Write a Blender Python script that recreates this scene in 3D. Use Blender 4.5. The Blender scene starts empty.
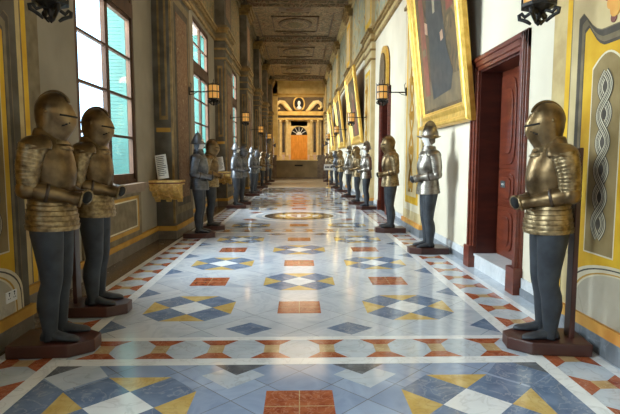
import bpy, bmesh, math, random
from mathutils import Vector, Matrix
random.seed(7)
PI = math.pi
C = bpy.context.scene.collection

# ------------------------------------------------------------------ camera, world, light
FPX = 500.0
cam_d = bpy.data.cameras.new('camera'); cam = bpy.data.objects.new('camera', cam_d); C.objects.link(cam)
cam_d.sensor_width = 36.0; cam_d.lens = FPX / 620.0 * 36.0
cam.location = (0, 0, 1.5)
cam.rotation_euler = (PI/2 - math.atan(47/FPX), 0, -math.atan(11/FPX))
cam_d.clip_end = 200
bpy.context.scene.camera = cam
vs = bpy.context.scene.view_settings
vs.view_transform = 'Standard'; vs.look = 'None'; vs.gamma = 1; vs.use_curve_mapping = False
vs.exposure = 0.42
W = bpy.data.worlds.new('sky'); bpy.context.scene.world = W; W.use_nodes = True
bg = W.node_tree.nodes['Background']
bg.inputs['Color'].default_value = (0.45, 0.68, 1.0, 1); bg.inputs['Strength'].default_value = 5.0

def area(name, loc, target, sx, sy, power, color, spread=180):
    l = bpy.data.lights.new(name, 'AREA'); l.shape = 'RECTANGLE'; l.size = sx; l.size_y = sy
    l.energy = power; l.color = color; l.spread = math.radians(spread)
    o = bpy.data.objects.new(name, l); C.objects.link(o); o.location = loc
    d = Vector(target) - Vector(loc)
    o.rotation_euler = d.to_track_quat('-Z', 'Y').to_euler()
    return o
DAY = (0.87, 0.93, 1.0)
WIN_Y = [0.45, 7.35, 14.25, 21.15, 28.05, 34.95, 41.85]       # centres of the window bays on the left
for wy in WIN_Y:
    area('daylight_and_fill', (-4.3, wy, 3.6), (0, wy, 2.4), 2.6, 4.2, 1000, DAY)
area('daylight_and_fill', (0.3, -4.3, 3.6), (0.2, 5, 2.0), 3.0, 4.0, 40, (1.0, 0.86, 0.68))  # added warm fill behind the camera; the back wall has no window
for ly in (12.0, 24.0, 34.0, 44.0):
    area('hall_fill', (0.0, ly, 8.2), (0.0, ly, 0), 2.5, 4.0, 75, (1.0, 0.74, 0.46))  # warm fill lights added below the ceiling, without any fixtures
area('landing_fill', (0.0, 48.6, 8.3), (0, 51.5, 3.0), 3.5, 2.0, 260, (1.0, 0.80, 0.52))  # warm light added over the landing; the ceiling above is closed

# ------------------------------------------------------------------ materials
def node_mat(name, rough=0.5, metal=0.0, spec=0.5):
    m = bpy.data.materials.new(name); m.use_nodes = True
    nt = m.node_tree; b = nt.nodes['Principled BSDF']
    b.inputs['Roughness'].default_value = rough; b.inputs['Metallic'].default_value = metal
    b.inputs['Specular IOR Level'].default_value = spec
    return m, nt, b
def coords(nt, scale, obj=True):
    g = nt.nodes.new('ShaderNodeNewGeometry') if not obj else nt.nodes.new('ShaderNodeTexCoord')
    mp = nt.nodes.new('ShaderNodeMapping')
    nt.links.new(g.outputs['Position' if not obj else 'Object'], mp.inputs['Vector'])
    mp.inputs['Scale'].default_value = scale if hasattr(scale, '__len__') else (scale,)*3
    return mp
def ramp(nt, src, stops):
    r = nt.nodes.new('ShaderNodeValToRGB'); e = r.color_ramp.elements
    while len(e) < len(stops): e.new(0.5)
    for el, (p, c) in zip(e, stops): el.position = p; el.color = (*c, 1)
    nt.links.new(src, r.inputs['Fac']); return r
def noisy(name, c1, c2, scale=6, rough=0.5, metal=0.0, spec=0.5, bump=0.0, detail=4, lo=0.35, hi=0.65, obj=True, bscale=None):
    m, nt, b = node_mat(name, rough, metal, spec)
    mp = coords(nt, scale, obj); n = nt.nodes.new('ShaderNodeTexNoise')
    n.inputs['Scale'].default_value = 1.0; n.inputs['Detail'].default_value = detail
    nt.links.new(mp.outputs[0], n.inputs['Vector'])
    r = ramp(nt, n.outputs['Fac'], [(lo, c1), (hi, c2)])
    nt.links.new(r.outputs[0], b.inputs['Base Color'])
    if bump:
        bp = nt.nodes.new('ShaderNodeBump'); bp.inputs['Strength'].default_value = bump; bp.inputs['Distance'].default_value = 0.01
        nt.links.new(n.outputs['Fac'], bp.inputs['Height']); nt.links.new(bp.outputs[0], b.inputs['Normal'])
    return m
def marble(name, c1, c2, vein, scale=3.0, rough=0.11, spec=0.5):
    m, nt, b = node_mat(name, rough, 0.0, spec)
    mp = coords(nt, scale, False)
    n = nt.nodes.new('ShaderNodeTexNoise'); n.inputs['Scale'].default_value = 1.3; n.inputs['Detail'].default_value = 6
    nt.links.new(mp.outputs[0], n.inputs['Vector'])
    r = ramp(nt, n.outputs['Fac'], [(0.35, c1), (0.65, c2)])
    n2 = nt.nodes.new('ShaderNodeTexNoise'); n2.inputs['Scale'].default_value = 1.1; n2.inputs['Detail'].default_value = 8; n2.inputs['Distortion'].default_value = 1.6
    nt.links.new(mp.outputs[0], n2.inputs['Vector'])
    r2 = ramp(nt, n2.outputs['Fac'], [(0.47, (0, 0, 0)), (0.5, (1, 1, 1)), (0.53, (0, 0, 0))])
    mx = nt.nodes.new('ShaderNodeMixRGB'); mx.inputs['Color2'].default_value = (*vein, 1)
    ml = nt.nodes.new('ShaderNodeMath'); ml.operation = 'MULTIPLY'; ml.inputs[1].default_value = 0.45
    nt.links.new(r2.outputs[0], ml.inputs[0]); nt.links.new(ml.outputs[0], mx.inputs['Fac'])
    nt.links.new(r.outputs[0], mx.inputs['Color1']); nt.links.new(mx.outputs[0], b.inputs['Base Color'])
    n3 = nt.nodes.new('ShaderNodeTexNoise'); n3.inputs['Scale'].default_value = 2.5; n3.inputs['Detail'].default_value = 3
    nt.links.new(mp.outputs[0], n3.inputs['Vector'])
    mr = nt.nodes.new('ShaderNodeMapRange'); mr.inputs['To Min'].default_value = rough*0.7; mr.inputs['To Max'].default_value = rough*1.5
    nt.links.new(n3.outputs['Fac'], mr.inputs['Value']); nt.links.new(mr.outputs[0], b.inputs['Roughness'])
    return m
def field_marble(name, c1, c2, mortar, size, rough=0.11):
    m, nt, b = node_mat(name, rough)
    mp = coords(nt, 1.0, False); mp.inputs['Rotation'].default_value = (0, 0, PI/4)
    br = nt.nodes.new('ShaderNodeTexBrick'); br.offset = 0.0; br.squash = 1.0
    for k, v in (('Color1', c1), ('Color2', c2), ('Mortar', mortar)): br.inputs[k].default_value = (*v, 1)
    br.inputs['Scale'].default_value = 1.0; br.inputs['Mortar Size'].default_value = 0.0035
    br.inputs['Brick Width'].default_value = size; br.inputs['Row Height'].default_value = size
    nt.links.new(mp.outputs[0], br.inputs['Vector'])
    n = nt.nodes.new('ShaderNodeTexNoise'); n.inputs['Scale'].default_value = 2.2; n.inputs['Detail'].default_value = 8; n.inputs['Distortion'].default_value = 1.2
    nt.links.new(mp.outputs[0], n.inputs['Vector'])
    r = ramp(nt, n.outputs['Fac'], [(0.3, (0.72, 0.75, 0.80)), (0.5, (1, 1, 1)), (0.56, (0.86, 0.87, 0.90)), (0.62, (1, 1, 1))])
    mx = nt.nodes.new('ShaderNodeMixRGB'); mx.blend_type = 'MULTIPLY'; mx.inputs['Fac'].default_value = 1
    nt.links.new(br.outputs['Color'], mx.inputs['Color1']); nt.links.new(r.outputs[0], mx.inputs['Color2'])
    nt.links.new(mx.outputs[0], b.inputs['Base Color'])
    return m
def fresco(name, cols, scale=1.6, rough=0.8, distort=1.0):
    m, nt, b = node_mat(name, rough, 0, 0.2)
    mp = coords(nt, scale, False); n = nt.nodes.new('ShaderNodeTexNoise'); n.inputs['Scale'].default_value = 1.0
    n.inputs['Detail'].default_value = 7; n.inputs['Distortion'].default_value = distort
    nt.links.new(mp.outputs[0], n.inputs['Vector'])
    k = len(cols); r = ramp(nt, n.outputs['Fac'], [(0.3 + 0.4*i/(k-1), c) for i, c in enumerate(cols)])
    nt.links.new(r.outputs[0], b.inputs['Base Color']); return m
def glow(name, col, strength, base=None):
    m, nt, b = node_mat(name, 0.3)
    b.inputs['Base Color'].default_value = (*(base or col), 1)
    b.inputs['Emission Color'].default_value = (*col, 1); b.inputs['Emission Strength'].default_value = strength
    return m
def glass_mat():
    m = bpy.data.materials.new('window_glass'); m.use_nodes = True; nt = m.node_tree
    for n in list(nt.nodes): nt.nodes.remove(n)
    o = nt.nodes.new('ShaderNodeOutputMaterial'); mx = nt.nodes.new('ShaderNodeMixShader')
    t = nt.nodes.new('ShaderNodeBsdfTransparent'); g = nt.nodes.new('ShaderNodeBsdfGlossy'); g.inputs['Roughness'].default_value = 0.05
    t.inputs['Color'].default_value = (0.93, 0.97, 0.95, 1); mx.inputs['Fac'].default_value = 0.06
    nt.links.new(t.outputs[0], mx.inputs[1]); nt.links.new(g.outputs[0], mx.inputs[2]); nt.links.new(mx.outputs[0], o.inputs[0])
    return m

K = {}
K['field'] = field_marble('pale_field_marble', (0.64, 0.66, 0.70), (0.54, 0.58, 0.65), (0.32, 0.34, 0.38), 0.61)  # sky's blue sheen on the floor partly put into the marble tints
K['fieldg'] = field_marble('grey_field_marble', (0.38, 0.46, 0.62), (0.26, 0.33, 0.48), (0.20, 0.21, 0.23), 0.304)
K['white'] = marble('white_marble', (0.74, 0.75, 0.77), (0.84, 0.85, 0.86), (0.5, 0.5, 0.5))
K['grey'] = marble('sky_tinted_grey_marble', (0.115, 0.165, 0.27), (0.19, 0.25, 0.37), (0.40, 0.43, 0.48), 5)  # grey marble with the window light's blue mixed into its colour
K['lgrey'] = marble('light_grey_marble', (0.46, 0.52, 0.60), (0.56, 0.61, 0.68), (0.32, 0.33, 0.36), 4)
K['slate'] = marble('dark_slate', (0.09, 0.10, 0.12), (0.15, 0.16, 0.18), (0.28, 0.29, 0.33), 6)
K['red'] = marble('red_marble', (0.27, 0.055, 0.022), (0.43, 0.125, 0.05), (0.58, 0.30, 0.2), 9)
K['yellow'] = marble('yellow_marble', (0.55, 0.36, 0.10), (0.66, 0.49, 0.20), (0.40, 0.25, 0.08), 6)
K['black'] = marble('black_marble', (0.012, 0.012, 0.014), (0.03, 0.03, 0.03), (0.2, 0.2, 0.2), 5)
K['tan'] = marble('tan_marble', (0.42, 0.27, 0.13), (0.55, 0.38, 0.2), (0.7, 0.6, 0.4), 6)
K['brownfloor'] = marble('brown_stone', (0.085, 0.055, 0.035), (0.13, 0.09, 0.06), (0.2, 0.15, 0.1), 4, 0.22)
K['farfloor'] = marble('far_brown_stone', (0.20, 0.13, 0.07), (0.28, 0.19, 0.11), (0.3, 0.2, 0.1), 2, 0.3)
K['plasterL'] = noisy('shaded_grey_beige_plaster', (0.25, 0.215, 0.16), (0.31, 0.265, 0.20), 1.5, 0.85, spec=0.2, obj=False)  # dimness of the backlit left wall put into a darker plaster colour
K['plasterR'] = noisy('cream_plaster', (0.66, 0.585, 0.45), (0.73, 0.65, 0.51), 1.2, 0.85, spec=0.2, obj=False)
K['pilL'] = noisy('shaded_dark_grey_plaster', (0.085, 0.072, 0.052), (0.15, 0.13, 0.10), 3, 0.8, spec=0.2, obj=False)  # shade on the left pilasters put into a darker paint colour
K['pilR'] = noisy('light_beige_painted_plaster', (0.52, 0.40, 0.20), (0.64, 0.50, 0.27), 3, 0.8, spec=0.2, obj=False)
K['beige'] = noisy('beige_painted_border', (0.46, 0.33, 0.15), (0.58, 0.44, 0.21), 5, 0.8, spec=0.2, obj=False)
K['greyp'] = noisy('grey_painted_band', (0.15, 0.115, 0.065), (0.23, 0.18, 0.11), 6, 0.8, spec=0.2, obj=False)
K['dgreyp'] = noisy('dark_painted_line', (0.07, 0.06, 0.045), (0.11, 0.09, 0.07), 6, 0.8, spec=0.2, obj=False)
K['ochre'] = noisy('yellow_ochre_paint', (0.60, 0.32, 0.015), (0.74, 0.45, 0.035), 3.5, 0.75, spec=0.25, obj=False)
K['ochred'] = noisy('deep_ochre_paint', (0.42, 0.22, 0.04), (0.55, 0.31, 0.06), 3.5, 0.75, spec=0.25, obj=False)
K['orange'] = noisy('orange_ochre_paint', (0.60, 0.24, 0.05), (0.74, 0.42, 0.10), 3, 0.7, spec=0.25, obj=False)
K['olive'] = noisy('olive_grey_paint', (0.24, 0.165, 0.065), (0.33, 0.235, 0.105), 5, 0.8, spec=0.2, obj=False)
K['cream'] = noisy('cream_painted_line', (0.62, 0.53, 0.36), (0.72, 0.63, 0.45), 5, 0.8, spec=0.2, obj=False)
K['dado'] = marble('grey_veined_paint', (0.40, 0.34, 0.24), (0.52, 0.45, 0.34), (0.30, 0.25, 0.18), 1.6, 0.6)
K['skirt'] = marble('slate_blue_skirting', (0.15, 0.165, 0.185), (0.22, 0.235, 0.26), (0.34, 0.35, 0.37), 3, 0.35)
K['skirtL'] = marble('shaded_left_skirting', (0.12, 0.10, 0.08), (0.18, 0.15, 0.12), (0.24, 0.2, 0.16), 3, 0.35)  # same skirting as the right side, its shading put into a brown colour
K['skirtW'] = marble('pale_marble_skirting', (0.56, 0.57, 0.58), (0.68, 0.69, 0.70), (0.4, 0.42, 0.45), 3, 0.3)
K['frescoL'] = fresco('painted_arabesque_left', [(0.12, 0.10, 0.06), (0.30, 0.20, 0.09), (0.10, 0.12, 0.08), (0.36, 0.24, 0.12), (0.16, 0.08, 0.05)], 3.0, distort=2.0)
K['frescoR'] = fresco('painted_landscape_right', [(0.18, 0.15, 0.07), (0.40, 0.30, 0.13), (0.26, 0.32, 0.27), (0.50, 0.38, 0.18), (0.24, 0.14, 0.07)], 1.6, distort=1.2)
K['frescoP'] = fresco('painted_grotesque_strip', [(0.10, 0.06, 0.035), (0.26, 0.17, 0.10), (0.13, 0.06, 0.035), (0.34, 0.26, 0.16)], 5, distort=3)
K['ceil'] = fresco('painted_ceiling', [(0.12, 0.08, 0.05), (0.34, 0.24, 0.14), (0.16, 0.14, 0.09), (0.46, 0.33, 0.20), (0.18, 0.09, 0.055), (0.38, 0.28, 0.17)], 1.5, distort=3.0)
K['ceilf'] = noisy('dark_ceiling_moulding', (0.11, 0.075, 0.05), (0.22, 0.155, 0.10), 5, 0.7, obj=False)
K['cornice'] = noisy('gold_cornice_paint', (0.17, 0.10, 0.03), (0.32, 0.20, 0.06), 6, 0.6, obj=False)
K['gold'] = noisy('gilded_wood', (0.66, 0.38, 0.06), (0.84, 0.53, 0.12), 9, 0.38, 0.6, bump=0.08)
K['goldd'] = noisy('dull_gilded_wood', (0.62, 0.36, 0.08), (0.90, 0.60, 0.20), 20, 0.45, 0.3, bump=0.5)
K['wood'] = noisy('mahogany', (0.095, 0.018, 0.008), (0.16, 0.033, 0.014), (3, 3, 18), 0.33, bump=0.05, obj=False)
K['woodd'] = noisy('dark_mahogany', (0.055, 0.012, 0.008), (0.09, 0.02, 0.012), (3, 3, 12), 0.35, obj=False)
K['winwood'] = noisy('brown_window_wood', (0.055, 0.022, 0.008), (0.09, 0.038, 0.014), (8, 8, 3), 0.75, obj=False)
K['base'] = noisy('plinth_wood', (0.045, 0.015, 0.011), (0.075, 0.024, 0.017), (3, 10, 3), 0.38)
K['sill'] = noisy('brown_stone_sill', (0.17, 0.115, 0.075), (0.24, 0.165, 0.11), 5, 0.6, obj=False)
K['brass'] = noisy('bronze_toned_steel', (0.085, 0.052, 0.023), (0.27, 0.175, 0.080), 7, 0.37, 0.8, bump=0.12, detail=8)
K['brassl'] = noisy('engraved_bronze_band', (0.13, 0.088, 0.042), (0.36, 0.26, 0.135), 22, 0.38, 0.8, bump=0.18, detail=6)
K['steel'] = noisy('polished_steel', (0.13, 0.11, 0.085), (0.36, 0.32, 0.27), 8, 0.36, 0.85, bump=0.1, detail=8)
K['steeld'] = noisy('dark_steel', (0.065, 0.065, 0.07), (0.17, 0.17, 0.18), 8, 0.42, 0.8, bump=0.1, detail=8)
K['cloth'] = noisy('charcoal_cloth', (0.018, 0.021, 0.027), (0.036, 0.041, 0.050), 8, 0.62, spec=0.4, bump=0.05)
K['shoe'] = noisy('dark_shoe_leather', (0.02, 0.024, 0.032), (0.036, 0.042, 0.052), 14, 0.5)
K['hole'] = noisy('opening_shade', (0.006, 0.005, 0.004), (0.012, 0.01, 0.008), 10, 0.9)  # near-black colour standing for the shade inside openings
K['leather'] = noisy('leather_strap', (0.03, 0.018, 0.01), (0.06, 0.035, 0.02), 20, 0.5)
K['facew'] = noisy('white_mannequin_paint', (0.74, 0.72, 0.68), (0.82, 0.80, 0.76), 12, 0.6)
K['iron'] = noisy('black_wrought_iron', (0.012, 0.011, 0.010), (0.035, 0.03, 0.026), 20, 0.45, 0.5)
K['amber'] = glow('amber_lantern_glass', (1.0, 0.48, 0.10), 0.30, (0.60, 0.32, 0.09))
K['paper'] = noisy('printed_card', (0.70, 0.68, 0.62), (0.78, 0.76, 0.70), 8, 0.7)
K['ink'] = noisy('black_ink', (0.03, 0.03, 0.03), (0.05, 0.05, 0.05), 8, 0.7)
K['plastic'] = noisy('white_plastic', (0.84, 0.83, 0.80), (0.88, 0.87, 0.84), 8, 0.4)
K['canvas'] = fresco('old_oil_canvas', [(0.045, 0.028, 0.014), (0.13, 0.08, 0.035), (0.07, 0.05, 0.025), (0.22, 0.14, 0.06)], 2.0, 0.45, 1.5)
K['robe'] = noisy('black_painted_robe', (0.010, 0.010, 0.010), (0.035, 0.032, 0.028), 6, 0.45)
K['flesh'] = noisy('painted_flesh', (0.36, 0.20, 0.11), (0.50, 0.30, 0.18), 9, 0.5)
K['paintcloth'] = noisy('painted_linen', (0.22, 0.17, 0.10), (0.32, 0.26, 0.16), 9, 0.5)
K['paintfloor'] = noisy('painted_brown_ground', (0.10, 0.065, 0.025), (0.18, 0.12, 0.05), 4, 0.5)
K['redpaint'] = noisy('red_oil_paint', (0.15, 0.03, 0.015), (0.24, 0.055, 0.025), 6, 0.5)
K['shutter'] = noisy('turquoise_shutter_paint', (0.008, 0.065, 0.050), (0.013, 0.085, 0.066), 4, 0.6)
K['ground'] = noisy('pale_courtyard_stone', (0.6, 0.58, 0.54), (0.7, 0.68, 0.62), 1, 0.9, obj=False)
K['farwall'] = noisy('dark_brown_far_wall', (0.07, 0.045, 0.02), (0.13, 0.085, 0.035), 1.2, 0.8, obj=False)
K['stone'] = noisy('honey_stone', (0.48, 0.29, 0.06), (0.66, 0.43, 0.11), 1.6, 0.7, obj=False)
K['stonel'] = noisy('pale_honey_stone', (0.66, 0.48, 0.18), (0.80, 0.62, 0.28), 2.5, 0.7, obj=False)
K['orangedoor'] = noisy('orange_varnished_wood', (0.70, 0.27, 0.02), (0.85, 0.36, 0.04), (6, 6, 1.5), 0.4, obj=False)
K['pink'] = noisy('pinkish_marble', (0.70, 0.50, 0.42), (0.80, 0.64, 0.56), 4, 0.5, obj=False)
K['barrier'] = noisy('olive_brown_stone', (0.17, 0.115, 0.05), (0.26, 0.18, 0.085), 1.5, 0.6, obj=False)
K['glass'] = glass_mat()

# ------------------------------------------------------------------ mesh helpers
class MB:
    def __init__(s): s.v = []; s.f = []; s.m = []; s.sm = []
    def add(s, vs, fs, mi=0, smooth=False):
        o = len(s.v); s.v += [tuple(v) for v in vs]
        for f in fs: s.f.append(tuple(i+o for i in f)); s.m.append(mi); s.sm.append(smooth)
        return s
    def box(s, x0, x1, y0, y1, z0, z1, mi=0):
        v = [(x, y, z) for z in (z0, z1) for y in (y0, y1) for x in (x0, x1)]
        return s.add(v, [(0,2,3,1),(4,5,7,6),(0,1,5,4),(2,6,7,3),(0,4,6,2),(1,3,7,5)], mi)
    def prism(s, poly, a, b, axis='z', mi=0):
        n = len(poly)
        def p(u, v, w): return {'z': (u, v, w), 'x': (w, u, v), 'y': (u, w, v)}[axis]
        v = [p(u, w, a) for u, w in poly] + [p(u, w, b) for u, w in poly]
        return s.add(v, [tuple(range(n-1, -1, -1)), tuple(range(n, 2*n))] + [(i, (i+1) % n, n+(i+1) % n, n+i) for i in range(n)], mi)
    def flat(s, poly, z, mi=0):
        return s.add([(x, y, z) for x, y in poly], [tuple(range(len(poly)))], mi)
    def loft(s, rings, mi=0, caps=True, closed=True, smooth=True):
        n = len(rings[0]); v = [p for r in rings for p in r]; f = []
        for k in range(len(rings)-1):
            for i in range(n if closed else n-1):
                j = (i+1) % n; f.append((k*n+i, k*n+j, (k+1)*n+j, (k+1)*n+i))
        if caps: f.append(tuple(range(n-1, -1, -1))); f.append(tuple(range((len(rings)-1)*n, len(rings)*n)))
        return s.add(v, f, mi, smooth)
    def tube(s, pts, rads, n=10, mi=0, caps=True, flat=1.0, smooth=True):
        pts = [Vector(p) for p in pts]; rings = []
        if not hasattr(rads, '__len__'): rads = [rads]*len(pts)
        up = None
        for i, p in enumerate(pts):
            t = (pts[min(i+1, len(pts)-1)] - pts[max(i-1, 0)]).normalized()
            if up is None:
                up = Vector((0, 1, 0)) if abs(t.y) < 0.9 else Vector((1, 0, 0))
            a = t.cross(up).normalized(); b2 = a.cross(t).normalized(); up = b2
            rings.append([p + a*math.cos(2*PI*k/n)*rads[i] + b2*math.sin(2*PI*k/n)*rads[i]*flat for k in range(n)])
        return s.loft(rings, mi, caps, smooth=smooth)
    def lathe(s, prof, n=16, c=(0, 0, 0), mi=0, caps=True, smooth=True):
        rings = [[(c[0]+r*math.cos(2*PI*k/n), c[1]+r*math.sin(2*PI*k/n), c[2]+z) for k in range(n)] for r, z in prof]
        return s.loft(rings, mi, caps, smooth=smooth)
    def build(s, name, mats, parent=None, loc=None, bevel=0):
        me = bpy.data.meshes.new(name); me.from_pydata(s.v, [], s.f)
        if not isinstance(mats, (list, tuple)): mats = [mats]
        for m in mats: me.materials.append(K[m])
        me.polygons.foreach_set('material_index', s.m); me.polygons.foreach_set('use_smooth', s.sm)
        me.update()
        bm = bmesh.new(); bm.from_mesh(me); bmesh.ops.recalc_face_normals(bm, faces=bm.faces); bm.to_mesh(me); bm.free()
        o = bpy.data.objects.new(name, me); C.objects.link(o)
        if parent: o.parent = parent
        if loc: o.location = loc
        if bevel:
            bv = o.modifiers.new('bevel', 'BEVEL'); bv.width = bevel; bv.segments = 2; bv.limit_method = 'ANGLE'
        return o
def tag(o, label, cat, group=None, kind=None):
    o['label'] = label; o['category'] = cat
    if group: o['group'] = group
    if kind: o['kind'] = kind
    return o
def struct(o): o['kind'] = 'structure'; return o
def empty(name, loc=(0, 0, 0), rz=0, parent=None):
    o = bpy.data.objects.new(name, None); C.objects.link(o); o.location = loc; o.rotation_euler = (0, 0, rz)
    o.empty_display_size = 0.1
    if parent: o.parent = parent
    return o
def copy_tree(o, parent=None):
    c = o.copy(); C.objects.link(c)
    if parent: c.parent = parent
    for ch in list(o.children): copy_tree(ch, c)
    return c

# ------------------------------------------------------------------ floor
XS = 1.76                                     # inner edge of the long white strips
def build_floor():
    m = MB(); N = ['field','white','grey','lgrey','slate','red','yellow','black','tan','brownfloor','fieldg','farfloor','skirtW']
    ix = {n: i for i, n in enumerate(N)}
    Y0, Y1, YE = -4.5, 27.3, 40.5
    m.box(-3.3, 3.0, Y0-0.5, YE+0.5, -0.2, 0.0, ix['brownfloor'])
    z = 0.001
    def rect(x0, x1, y0, y1, n, zz=z): m.flat([(x0, y0), (x1, y0), (x1, y1), (x0, y1)], zz, ix[n])
    rect(-2.72, 2.47, Y1, YE, 'farfloor')
    rect(2.28, 2.47, Y0, Y1, 'lgrey')
    # panels between the cross bands
    bands = [(-2.6), 3.85, 10.55, 16.35, 22.75]
    rect(-XS, XS, Y0, 3.56, 'fieldg'); rect(-XS, XS, 4.14, Y1, 'field')
    rect(-2.29, 2.29, Y0, Y1, 'lgrey', z-0.0004)
    for sx in (-1, 1):
        for a, b in ((XS, 1.87), (2.21, 2.29)):
            rect(min(sx*a, sx*b), max(sx*a, sx*b), Y0, Y1, 'white', z+0.001)
        # border: grey octagons parted by red and yellow hourglasses
        y = Y0 + 0.2
        while y < Y1:
            for (u, w) in ((1.87, 1), (2.21, -1)):
                m.flat([(sx*u, y-0.15), (sx*(u+w*0.11), y-0.06), (sx*(u+w*0.11), y+0.06), (sx*u, y+0.15)], z+0.0006, ix['red'])
            rect(min(sx*1.98, sx*2.10), max(sx*1.98, sx*2.10), y-0.06, y+0.06, 'tan', z+0.0006)
            y += 0.44
    for bc in bands:
        rect(-XS, XS, bc-0.29, bc+0.29, 'lgrey', z+0.0005)
        rect(-XS, XS, bc-0.29, bc-0.17, 'white', z+0.0012); rect(-XS, XS, bc+0.21, bc+0.29, 'white', z+0.0012)
        x = -3.5*0.44
        for k in range(8):
            c = x + k*0.44
            for (u, w) in ((bc-0.17, 1), (bc+0.21, -1)):
                m.flat([(c-0.155, u), (c-0.06, u+w*0.11), (c+0.06, u+w*0.11), (c+0.155, u)], z+0.0016, ix['red'])
            rect(c-0.06, c+0.06, bc-0.06, bc+0.10, 'tan', z+0.0016)
    q = 0.215
    def octagon(cx, cy, pale, blue, yel):
        P = lambda *a: [(cx+u*q, cy+v*q) for u, v in a]
        m.flat(P((-1,0),(0,-1),(1,0),(0,1)), z+0.0006, ix[pale])
        for sx in (-1, 1):
            for sy in (-1, 1):
                m.flat(P((sx,0),(0,sy),(sx,2*sy),(2*sx,sy)), z+0.0006, ix[blue])
        for a in (P((-1,2),(1,2),(0,1)), P((-1,-2),(1,-2),(0,-1)), P((2,1),(2,-1),(1,0)), P((-2,1),(-2,-1),(-1,0))):
            m.flat(a, z+0.0006, ix[yel])
    def red(cx, cy):
        rect(cx-0.215, cx+0.215, cy-0.21, cy+0.21, 'red', z+0.0006)
        rect(cx-0.003, cx+0.003, cy-0.21, cy+0.21, 'tan', z+0.0012); rect(cx-0.215, cx+0.215, cy-0.004, cy+0.004, 'tan', z+0.0012)
    def cell(c, r, cy):
        if (c+r) % 2 == 0: red(c*1.1, cy)
        else: octagon(c*1.1, cy, 'white', 'grey', 'yellow')
    for j in range(-1, 1):                         # nearest panel
        for c in (-1, 0, 1): cell(c, 0 if j == 0 else 1, 2.93 + j*1.1)
    cell(-1, 0, 0.73); cell(0, 0, 0.73); cell(1, 0, 0.73)
    for r0, rows in ((5.0, 5), (17.3, 5), (23.9, 3)):
        for j in range(rows):
            for c in (-1, 0, 1): cell(c, j, r0 + j*1.1)
    for cy in (11.45, 15.35): red(0, cy); octagon(-1.1, cy, 'white', 'grey', 'yellow'); octagon(1.1, cy, 'white', 'grey', 'yellow')
    # slate lozenges beside the bands and triangles along the strips
    for sx in (-1, 1):
        for bc, d in ((3.85, 1), (10.55, -1), (16.35, 1), (22.75, -1), (22.75, 1)):
            cy = bc + d*0.50; cx = sx*0.45
            m.flat([(cx-0.21, cy), (cx, cy-0.17), (cx+0.21, cy), (cx, cy+0.17)], z+0.0006, ix['grey'])
        m.flat([(sx*0.24, 3.56), (sx*0.62, 3.56), (sx*0.44, 3.38)], z+0.0006, ix['slate'])
        m.flat([(sx*XS, 3.56), (sx*1.58, 3.56), (sx*XS, 3.36)], z+0.0009, ix['slate'])
        m.flat([(sx*XS, 3.34), (sx*1.54, 3.17), (sx*XS, 2.9)], z+0.0006, ix['grey'])
        m.flat([(sx*XS, 2.9), (sx*1.54, 3.17), (sx*1.33, 2.95), (sx*XS, 2.45)], z+0.0003, ix['grey'])
        m.flat([(sx*1.46, 3.56), (sx*1.33, 3.38), (sx*1.54, 3.17), (sx*XS, 3.36), (sx*1.58, 3.56)], z+0.0006, ix['lgrey' if sx < 0 else 'grey'])
        m.flat([(sx*0.68, 3.38), (sx*0.47, 3.17), (sx*0.24, 3.38), (sx*0.44, 3.56)], z+0.0003, ix['lgrey'])
        for y in (4.4, 5.55, 6.65, 7.75, 8.85, 17.9, 19.0, 20.1, 24.4, 25.5):
            m.flat([(sx*XS, y-0.2), (sx*XS, y+0.2), (sx*1.55, y)], z+0.0006, ix['grey'])
    # the round medallion
    def disc(r, n, zz, ry=None):
        m.flat([(r*math.cos(2*PI*k/64), 13.4+(ry or r)*math.sin(2*PI*k/64)) for k in range(64)], zz, ix[n])
    disc(1.42, 'lgrey', z+0.0006); disc(1.32, 'white', z+0.0009); disc(1.16, 'lgrey', z+0.0012)
    disc(1.0, 'white', z+0.0015); disc(0.93, 'black', z+0.0018); disc(0.66, 'tan', z+0.0021); disc(0.6, 'yellow', z+0.0024)
    sh = [(-0.3, 13.75), (0.3, 13.75), (0.34, 13.5), (0.2, 13.15), (0, 12.98), (-0.2, 13.15), (-0.34, 13.5)]
    m.flat(sh, z+0.0027, ix['white'])
    m.flat([(x*0.7, 13.42+(y-13.42)*0.7) for x, y in sh], z+0.003, ix['red'])
    m.flat([(-0.05, 13.1), (0.05, 13.1), (0.05, 13.7), (-0.05, 13.7)], z+0.0033, ix['white'])
    m.flat([(-0.22, 13.38), (0.22, 13.38), (0.22, 13.47), (-0.22, 13.47)], z+0.0036, ix['white'])
    for s in (-1, 1):
        m.flat([(s*0.36, 13.5), (s*0.55, 13.65), (s*0.5, 13.3), (s*0.36, 13.1)], z+0.0027, ix['white'])
    for a in (35, 145, 215, 325):                 # red lozenges in the outer ring
        ca, sa = math.cos(math.radians(a)), math.sin(math.radians(a))
        c0 = (1.5*ca, 13.4+1.5*sa)
        m.flat([(c0[0]+u*ca*0.12-w*sa*0.2, c0[1]+u*sa*0.12+w*ca*0.2) for u, w in ((-1,-1),(1,-1),(1,1),(-1,1))], z+0.0012, ix['red'])
    struct(m.build('floor', N))
build_floor()

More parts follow.
